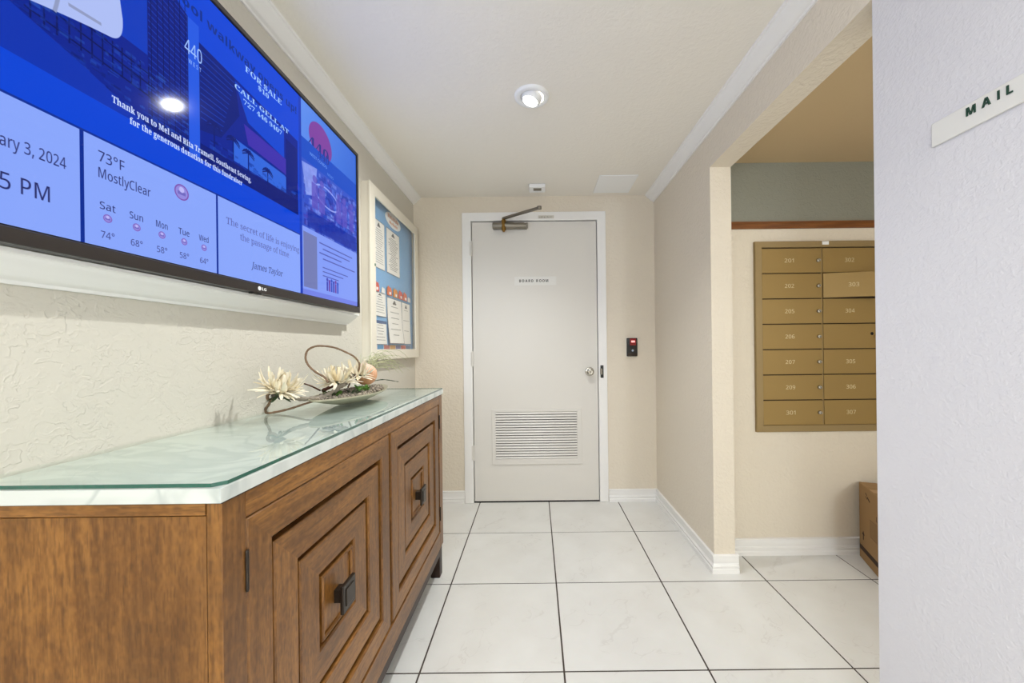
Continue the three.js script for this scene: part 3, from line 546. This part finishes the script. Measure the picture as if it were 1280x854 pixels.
  for (let i = 0; i < 6; i++) { g.fillStyle = ['#3b3fb0', '#6a3aa2', '#2d4cc0'][i % 3]; g.beginPath(); g.arc(1280 + i * 20, 776 + (i % 2) * 6, 9, 0, 7); g.fill(); g.fillRect(1273 + i * 20, 786, 14, 46); }
  g.fillStyle = '#6f7ee0'; g.fillRect(1078, 850, 522, 24);
}

// ---------------------------------------------------------------- notice board and what is pinned in it
{
  const t = thing('notice_board', 'white framed glazed notice board with blue backing on the left wall', 'notice board', [-0.863, 1.082, 2.365]);
  const d0 = 1.965, d1 = 2.762, y0 = 1.083, y1 = 2.006, xf = -0.839;
  part('case', [bx(XL + 0.0006, xf - 0.007, y0, y0 + 0.012, d0, d1), bx(XL + 0.0006, xf - 0.007, y1 - 0.012, y1, d0, d1), bx(XL + 0.0006, xf - 0.007, y0 + 0.012, y1 - 0.012, d0, d0 + 0.012), bx(XL + 0.0006, xf - 0.007, y0 + 0.012, y1 - 0.012, d1 - 0.012, d1), bx(XL + 0.0006, XL + 0.0055, y0 + 0.012, y1 - 0.012, d0 + 0.012, d1 - 0.012)], M.cream, t);
  part('backing', bx(XL + 0.006, XL + 0.01, y0 + 0.012, y1 - 0.012, d0 + 0.012, d1 - 0.012), M.cork, t);
  const g = panelShape([[d0 - 0.002, y0 - 0.002], [d1 + 0.002, y0 - 0.002], [d1 + 0.002, y1 + 0.002], [d0 - 0.002, y1 + 0.002]], [rect(d0 + 0.062, d1 - 0.066, y0 + 0.056, y1 - 0.056)], 0.007, 0.002);
  g.applyMatrix4(new THREE.Matrix4().makeBasis(NZ, Y, X).setPosition(xf - 0.007, 0, 0)); const fr = part('frame', uvBox(g), M.cream, t);
  const pane = new THREE.PlaneGeometry(d1 - d0 - 0.12, y1 - y0 - 0.104); pane.rotateY(Math.PI / 2); pane.translate(xf - 0.0045, (y0 + y1) / 2, -(d0 + d1) / 2 + 0.002); part('glass_pane', uvBox(pane), M.boardPane, t);
  part('lock', lathe([[0, 0], [0.008, 0], [0.007, 0.004], [0, 0.005]], V(xf, 1.585, d0 + 0.052), X, 16), std({ color: 0x5e7d62, roughness: 0.4 }), fr);
}
const xp = XL + 0.0115;
function sheet(d0, d1, y0, y1, curl, label, draw, group) {
  const w = d1 - d0, h = y1 - y0, g = new THREE.BoxGeometry(w, h, 0.0005, 8, 10, 1), p = g.attributes.position;
  for (let i = 0; i < p.count; i++) { const v = (h / 2 - p.getY(i)) / h, u = p.getX(i) / w; p.setZ(i, p.getZ(i) + curl * (v * v * 0.75 + 0.4 * v * u * u + 0.2 * v * Math.max(0, u))); }
  g.computeVertexNormals(); g.rotateY(Math.PI / 2); g.translate(xp, (y0 + y1) / 2, -(d0 + d1) / 2);
  const tex = canvasTex(192, Math.round(192 * h / w), draw);
  return loose('notice_sheet', g, std({ map: tex, roughness: 0.8 }), label, 'paper', group);
}
const page = (rows, seedN, head = true) => (g, w, h) => {
  let s = seedN; const r = () => { s = (s * 1664525 + 1013904223) >>> 0; return s / 4294967296; };
  g.fillStyle = '#f6f3ea'; g.fillRect(0, 0, w, h); g.fillStyle = '#5b5a58';
  if (head) { g.fillRect(w * 0.42, h * 0.07, w * 0.16, h * 0.035); g.fillRect(w * 0.38, h * 0.1, w * 0.24, h * 0.03); g.fillRect(w * 0.46, h * 0.045, w * 0.08, h * 0.03); }
  g.fillStyle = '#8d8b86'; for (let i = 0; i < rows; i++) { const q = 0.35 + r() * 0.45; g.fillRect(w * (0.5 - q / 2), h * (0.18 + i * 0.74 / rows), w * q, 3); }
  g.strokeStyle = '#6b7078'; g.lineWidth = 4; g.strokeRect(1, 1, w - 2, h - 2);
};
sheet(2.083, 2.247, 1.595, 1.866, 0.001, 'white printed page in the upper row of the notice board, left of its neighbour', page(16, 3));
sheet(2.275, 2.492, 1.597, 1.868, 0.0015, 'white printed page in the upper row of the notice board under the oval heading', page(18, 5));
sheet(2.085, 2.254, 1.325, 1.462, 0.004, 'short white page on the notice board just under the red paper cutouts', page(7, 8));
sheet(2.085, 2.262, 1.166, 1.302, 0.004, 'small white page with a blue top bar on the notice board', (g, w, h) => { page(6, 11)(g, w, h); g.fillStyle = '#44618c'; g.fillRect(0, 0, w, h * 0.12); });
sheet(2.272, 2.517, 1.172, 1.452, 0.02, 'large curling white page in the middle of the lower notice board row', page(6, 14));
sheet(2.525, 2.686, 1.172, 1.45, 0.006, 'plain white page at the lower right corner of the notice board', page(3, 17));
{
  const s = new THREE.Shape(); s.absellipse(0, 0, 0.128, 0.045, 0, Math.PI * 2);
  const g = new THREE.ExtrudeGeometry(s, { depth: 0.0012, bevelEnabled: false, curveSegments: 24 }); g.rotateY(Math.PI / 2); g.translate(xp, 1.932, -2.388);
  const o = loose('heading_card', g, M.white, 'white oval heading card with worn orange lettering in the notice board', 'card');
  // broken orange strokes, too small to read
  const b = []; for (let i = 0; i < 12; i++) b.push(bx(xp + 0.0012, xp + 0.0017, 1.934 + (i % 2) * 0.003, 1.957 - (i % 3) * 0.003, 2.3 + i * 0.015, 2.308 + i * 0.015)); for (let i = 0; i < 8; i++) b.push(bx(xp + 0.0012, xp + 0.0017, 1.905, 1.922 - (i % 3) * 0.003, 2.325 + i * 0.017, 2.334 + i * 0.017));
  part('lettering', b, std({ color: 0xd98a52, roughness: 0.8 }), o);
}
{
  const cols = [0xd95f4c, 0xf1efe9, 0xdf7346, 0xe2923f, 0xd4564a, 0xdb6e4a, 0xf1efe9], ats = [2.112, 2.205, 2.3, 2.4, 2.49, 2.575, 2.655];
  const names = ['red', 'white', 'orange red', 'amber', 'crimson', 'coral', 'white'], where = ['nearest the hinged side of the notice board', 'between the red and orange red ones', 'beside the first white one', 'in the middle of the notice board row', 'after the amber one', 'before the last white one', 'at the far end of the notice board row'];
  ats.forEach((d, i) => {
    const s = new THREE.Shape(); const w = i % 6 === 1 || i === 6 ? 0.026 : 0.038, h = i === 1 || i === 6 ? 0.034 : 0.056; s.moveTo(-w, 0); s.lineTo(w, 0); s.lineTo(w * 0.95, h * 0.55); s.quadraticCurveTo(w * 0.5, h * 1.1, w * 0.1, h * 0.8); s.quadraticCurveTo(-w * 0.4, h * 1.25, -w * 0.9, h * 0.7); s.closePath();
    const g = new THREE.ExtrudeGeometry(s, { depth: 0.001, bevelEnabled: false, curveSegments: 6 }); g.rotateY(Math.PI / 2); g.translate(xp + 0.0055, 1.462, -d);
    const o = loose('paper_cutout', g, std({ color: cols[i], roughness: 0.8 }), 'small ' + names[i] + ' paper cutout ' + where[i], 'paper decoration');
    if (cols[i] !== 0xf1efe9) part('pale_patch', bx(xp + 0.0065, xp + 0.0072, 1.468, 1.484, d - 0.004, d + 0.02), M.white, o);
  });
  const strip = [0xd8705f, 0x5c9ac4, 0xc4746a, 0xd9a35c, 0x8a86a8, 0xcf6a58, 0x6f84a6];
  const o = loose('border_strip', bx(xp - 0.001, xp, 1.138, 1.164, 2.03, 2.69), M.white, 'narrow strip of coloured paper along the bottom of the notice board', 'paper decoration');
  strip.forEach((c, i) => part('colour_block', bx(xp, xp + 0.0008, 1.1385, 1.1635, 2.032 + i * 0.094, 2.12 + i * 0.094), std({ color: c, roughness: 0.8 }), o));
}

// ---------------------------------------------------------------- dried flower arrangement on the glass
{
  const GY = 0.9388, t = thing('flower_arrangement', 'dried flower arrangement in a pale boat shaped dish with a looping vine', 'flower arrangement', [-0.7, GY, 1.45]);
  // dish
  const NS = 48, NR = 12, pos = [], idx = [], cx = -0.697, cd = 1.468;
  const point = (r, a, under) => {                              // r 0..1 from the middle to the rim
    const px = Math.sin(a), pd = Math.cos(a), len = 0.275 * Math.pow(Math.abs(pd), 1.0) * Math.sign(pd), wid = 0.098 * px * Math.pow(Math.max(0, 1 - 0.25 * pd * pd), 1);
    const y = GY + (under ? 0.0 : 0.005) + 0.034 * Math.pow(Math.max(0, (r - 0.22) / 0.78), 1.35) * (1 + 0.12 * pd * pd);
    return [cx + r * wid - 0.008 * pd * r, y, -(cd + r * len)];
  };
  for (const under of [1, 0]) for (let i = 0; i <= NR; i++) for (let j = 0; j < NS; j++) pos.push(...point(under ? i / NR : 1 - i / NR * 0.985, j / NS * Math.PI * 2, under));
  const rows = 2 * (NR + 1); for (let i = 0; i < rows - 1; i++) for (let j = 0; j < NS; j++) { const a = i * NS + j, b = i * NS + (j + 1) % NS, c = a + NS, d = b + NS; idx.push(a, b, c, b, d, c); }
  let dg = new THREE.BufferGeometry(); dg.setAttribute('position', new THREE.Float32BufferAttribute(pos, 3)); dg.setIndex(idx); dg.computeVertexNormals(); dg = toCreasedNormals(dg, 0.9); dg.setAttribute('uv', new THREE.Float32BufferAttribute(new Float32Array(dg.attributes.position.count * 2), 2));
  const dish = part('dish', dg, M.dish, t);
  // gravel: countless small stones, one piece
  const stone = new THREE.IcosahedronGeometry(0.0042, 0), N = 1500, gv = new THREE.InstancedMesh(stone, M.gravel, N); gv.name = 'gravel'; gv.userData.kind = 'stuff'; gv.castShadow = gv.receiveShadow = true;
  const m4 = new THREE.Matrix4(), qq = new THREE.Quaternion(), cc = new THREE.Color();
  for (let i = 0; i < N; i++) {
    const r = Math.sqrt(rnd()) * 0.86, a = rnd() * Math.PI * 2, [x, y, z] = point(r, a, 0); const rise = 0.042 - 0.008 * r;
    qq.setFromEuler(new THREE.Euler(rnd() * 6, rnd() * 6, rnd() * 6)); const s = 0.7 + rnd() * 0.9;
    m4.compose(new THREE.Vector3(x + 0.7, Math.max(y + 0.003, GY + rise + rnd() * 0.006) - GY, z + 1.45), qq, new THREE.Vector3(s, s * 0.8, s)); gv.setMatrixAt(i, m4);
    const k = 0.1 + rnd() * 0.34; gv.setColorAt(i, cc.setRGB(k * 1.06, k * 0.9, k * 0.68));
  }
  t.add(gv);
  // driftwood, knot, vine, twig
  part('driftwood', tube([[-0.791, 1.003, 1.15], [-0.782, 0.996, 1.18], [-0.765, 0.987, 1.21], [-0.735, 0.98, 1.24], [-0.708, 0.982, 1.27], [-0.692, 0.992, 1.30], [-0.68, 1.011, 1.33], [-0.672, 1.02, 1.36]], 0.0055, 0.0095, 60, 8, 0.25), M.drift, t);
  part('knot', new THREE.TorusGeometry(0.011, 0.0045, 8, 24).rotateY(0.9).translate(-0.794, 1.0, -1.152), M.vine, t);
  part('vine', tube([[-0.795, 0.99, 1.15], [-0.812, 0.973, 1.165], [-0.832, 0.957, 1.18], [-0.838, 0.9435, 1.195], [-0.824, 0.943, 1.21], [-0.787, 0.951, 1.225], [-0.742, 0.966, 1.245], [-0.705, 0.977, 1.29]], 0.0042, 0.003, 70, 7, 0.15), M.vine, t);
  part('twig', tube([[-0.724, 1.033, 1.2], [-0.73, 1.02, 1.25], [-0.737, 1.0, 1.31]], 0.0022, 0.003, 20, 6), M.bark, t);
  part('looping_vine', tube([[-0.69, 1.03, 1.275], [-0.704, 1.046, 1.28], [-0.741, 1.065, 1.29], [-0.771, 1.089, 1.3], [-0.785, 1.113, 1.31], [-0.783, 1.138, 1.32], [-0.763, 1.151, 1.33], [-0.741, 1.152, 1.34], [-0.707, 1.146, 1.35], [-0.673, 1.130, 1.36], [-0.644, 1.110, 1.37], [-0.633, 1.084, 1.38], [-0.645, 1.057, 1.39], [-0.67, 1.031, 1.4], [-0.69, 1.0, 1.41]], 0.0036, 0.003, 110, 8, 0.12), M.vine, t);
  part('bark_strip', tube([[-0.72, 1.0, 1.295], [-0.7, 1.016, 1.335], [-0.675, 1.03, 1.38], [-0.662, 1.04, 1.42]], 0.006, 0.008, 30, 7, 0.2), M.bark, t);
  // petals: curved strips, each one a piece of its flower
  function petal(len, wid, bend, tip) {
    const nl = 7, nw = 2, P = [], I = [];
    for (let i = 0; i <= nl; i++) { const u = i / nl, w = wid * Math.min(1, 0.42 + 1.1 * u) * Math.sqrt(Math.max(0.12, 1 - Math.pow(u, 5))), a = bend * u; for (let j = 0; j <= nw; j++) { const v = j / nw - 0.5; P.push(v * w, len * u * Math.cos(a * 0.5), len * u * Math.sin(a * 0.5) + Math.abs(v) * w * 0.5 + tip * u * u * len * 0.2); } }
    for (let i = 0; i < nl; i++) for (let j = 0; j < nw; j++) { const a = i * (nw + 1) + j; I.push(a, a + 1, a + nw + 1, a + 1, a + nw + 2, a + nw + 1); }
    const g = new THREE.BufferGeometry(); g.setAttribute('position', new THREE.Float32BufferAttribute(P, 3)); g.setIndex(I); g.computeVertexNormals(); g.setAttribute('uv', new THREE.Float32BufferAttribute(new Float32Array(P.length / 3 * 2), 2)); return g;
  }
  const kinds = [petal(0.06, 0.0105, -0.8, 0), petal(0.052, 0.0105, -1.5, 0), petal(0.07, 0.0095, -0.5, -0.4), petal(0.05, 0.01, 0.5, 0.3), petal(0.06, 0.0092, 0.8, 0)];
  function flower(at, axis, n, spread, scale, squash = 1) {
    const ax = axis.clone().normalize(), c = V(...at), b = BASE.get(t);
    const f = part('flower', lathe([[0, -0.012], [0.009, -0.011], [0.017, -0.002], [0.016, 0.006], [0.006, 0.01], [0, 0.011]], c, ax, 16), M.calyx, t);
    const q0 = new THREE.Quaternion().setFromUnitVectors(Y, ax);
    for (let i = 0; i < n; i++) {
      const ring = i / n, a = i * 2.39996 + rnd() * 0.3, tilt = spread * (0.25 + 0.75 * Math.sqrt(ring)) + (rnd() - 0.5) * 0.34;
      const m = local('petal', kinds[(rnd() * 5) | 0], ring < 0.45 && rnd() < 0.6 ? M.petalWarm : M.petal, f);
      const q = new THREE.Quaternion().setFromAxisAngle(Y, a).multiply(new THREE.Quaternion().setFromAxisAngle(X, tilt)).multiply(new THREE.Quaternion().setFromAxisAngle(Y, (rnd() - 0.5) * 0.6));
      m.quaternion.copy(q0).multiply(q); const off = new THREE.Vector3(0, 0, 1).applyQuaternion(new THREE.Quaternion().setFromAxisAngle(Y, a)).multiplyScalar(0.009 * ring + 0.003).applyQuaternion(q0);
      m.position.copy(c).sub(b).add(off); const k = scale * (0.75 + 0.35 * rnd()); m.scale.set(k, k, k);
    }
    return f;
  }
  const f1 = flower([-0.768, 1.012, 1.15], new THREE.Vector3(0.25, 0.92, 0.05), 100, 1.3, 1.12);
  flower([-0.695, 1.022, 1.34], new THREE.Vector3(-0.05, 1, 0.1), 84, 1.45, 1.14);
  flower([-0.66, 1.04, 1.415], new THREE.Vector3(0.15, 1, 0.1), 66, 1.5, 0.98);
  // leaves round the stems
  const leafG = petal(0.04, 0.013, 0.5, 0.2);
  const leafAt = (x, y, d, az, tilt, s, mat) => { const m = local('leaf', leafG, mat, t), b = BASE.get(t); m.position.copy(V(x, y, d)).sub(b); m.quaternion.setFromAxisAngle(Y, az).multiply(new THREE.Quaternion().setFromAxisAngle(X, tilt)); m.scale.setScalar(s); };
  for (let i = 0; i < 7; i++) leafAt(-0.775, 1.003, 1.155, i * 0.9, 1.5 + rnd() * 0.35, 0.75 + rnd() * 0.3, M.leafDark);
  for (let i = 0; i < 16; i++) leafAt(-0.7 + rnd() * 0.03, 0.978 + rnd() * 0.01, 1.28 + rnd() * 0.05, rnd() * 6.3, 0.4 + rnd() * 0.8, 0.55 + rnd() * 0.35, rnd() < 0.6 ? M.leaf : M.leafDark);
  for (let i = 0; i < 26; i++) leafAt(-0.665 + rnd() * 0.03, 0.982 + rnd() * 0.008, 1.415 + rnd() * 0.05, rnd() * 6.3, 0.3 + rnd() * 0.8, 0.45 + rnd() * 0.35, M.leaf);
  for (let i = 0; i < 12; i++) leafAt(-0.68 + rnd() * 0.03, 0.977 + rnd() * 0.006, 1.35 + rnd() * 0.05, rnd() * 6.3, 0.6 + rnd() * 0.8, 0.5 + rnd() * 0.3, M.leafDark);
  // ribbed peach coloured pod
  const seg = 56, prof = 26, P = [], C = [], I = [];
  for (let i = 0; i <= prof; i++) for (let j = 0; j <= seg; j++) {
    const v = i / prof, a = j / seg * Math.PI * 2, th = v * Math.PI, rib = 1 - 0.09 * Math.pow(Math.abs(Math.cos(a * 4.5)), 8) * Math.sin(th), rr = 0.0415 * Math.sin(th) * rib, y = 0.042 * -Math.cos(th) * (v > 0.88 ? 1 + (v - 0.88) * 2.6 : 1);
    P.push(rr * Math.cos(a), y, rr * Math.sin(a)); cc.setRGB(...mix([0.74, 0.38, 0.2], [0.86, 0.66, 0.5], sst(0.35, 0.95, v))); C.push(cc.r, cc.g, cc.b);
  }
  for (let i = 0; i < prof; i++) for (let j = 0; j < seg; j++) { const a = i * (seg + 1) + j; I.push(a, a + seg + 1, a + 1, a + 1, a + seg + 1, a + seg + 2); }
  const pg = new THREE.BufferGeometry(); pg.setAttribute('position', new THREE.Float32BufferAttribute(P, 3)); pg.setAttribute('color', new THREE.Float32BufferAttribute(C, 3)); pg.setIndex(I); pg.computeVertexNormals(); pg.rotateZ(0.25); pg.rotateX(-0.2); pg.translate(-0.664, 1.041, -1.5);
  part('pod', pg, std({ vertexColors: true, roughness: 0.55 }), t);
  // dry grass
  for (let i = 0; i < 34; i++) {
    const a = rnd(), len = 0.1 + rnd() * 0.2, up = 0.02 + rnd() * 0.075, sx = (rnd() - 0.4) * 0.12;
    part('grass_blade', tube([[-0.672 + (rnd() - 0.5) * 0.03, 1.02 + rnd() * 0.055, 1.53], [-0.67 + sx * 0.35, 1.04 + up, 1.53 + len * 0.4], [-0.665 + sx * 0.8, 1.035 + up * (0.7 + 0.5 * a), 1.53 + len * 0.8], [-0.66 + sx, 1.02 + up * (0.2 + 0.9 * a), 1.53 + len]], 0.0012, 0.0006, 10, 4), M.grass, t);
  }
  for (let i = 0; i < 7; i++) part('grass_blade', tube([[-0.683 + i * 0.002, 1.07, 1.515], [-0.69 + (i - 3) * 0.008, 1.1, 1.52 + i * 0.004], [-0.7 + (i - 3) * 0.015, 1.105 + (i % 3) * 0.008, 1.55 + i * 0.012]], 0.0013, 0.0006, 8, 4), M.grass, t);
  part('seed_stalk', tube([[-0.678, 1.006, 1.58], [-0.66, 1.007, 1.66], [-0.625, 0.99, 1.745]], 0.0022, 0.0016, 20, 5, 0.4), M.leafDark, t);
}

renderer.render(scene, camera);
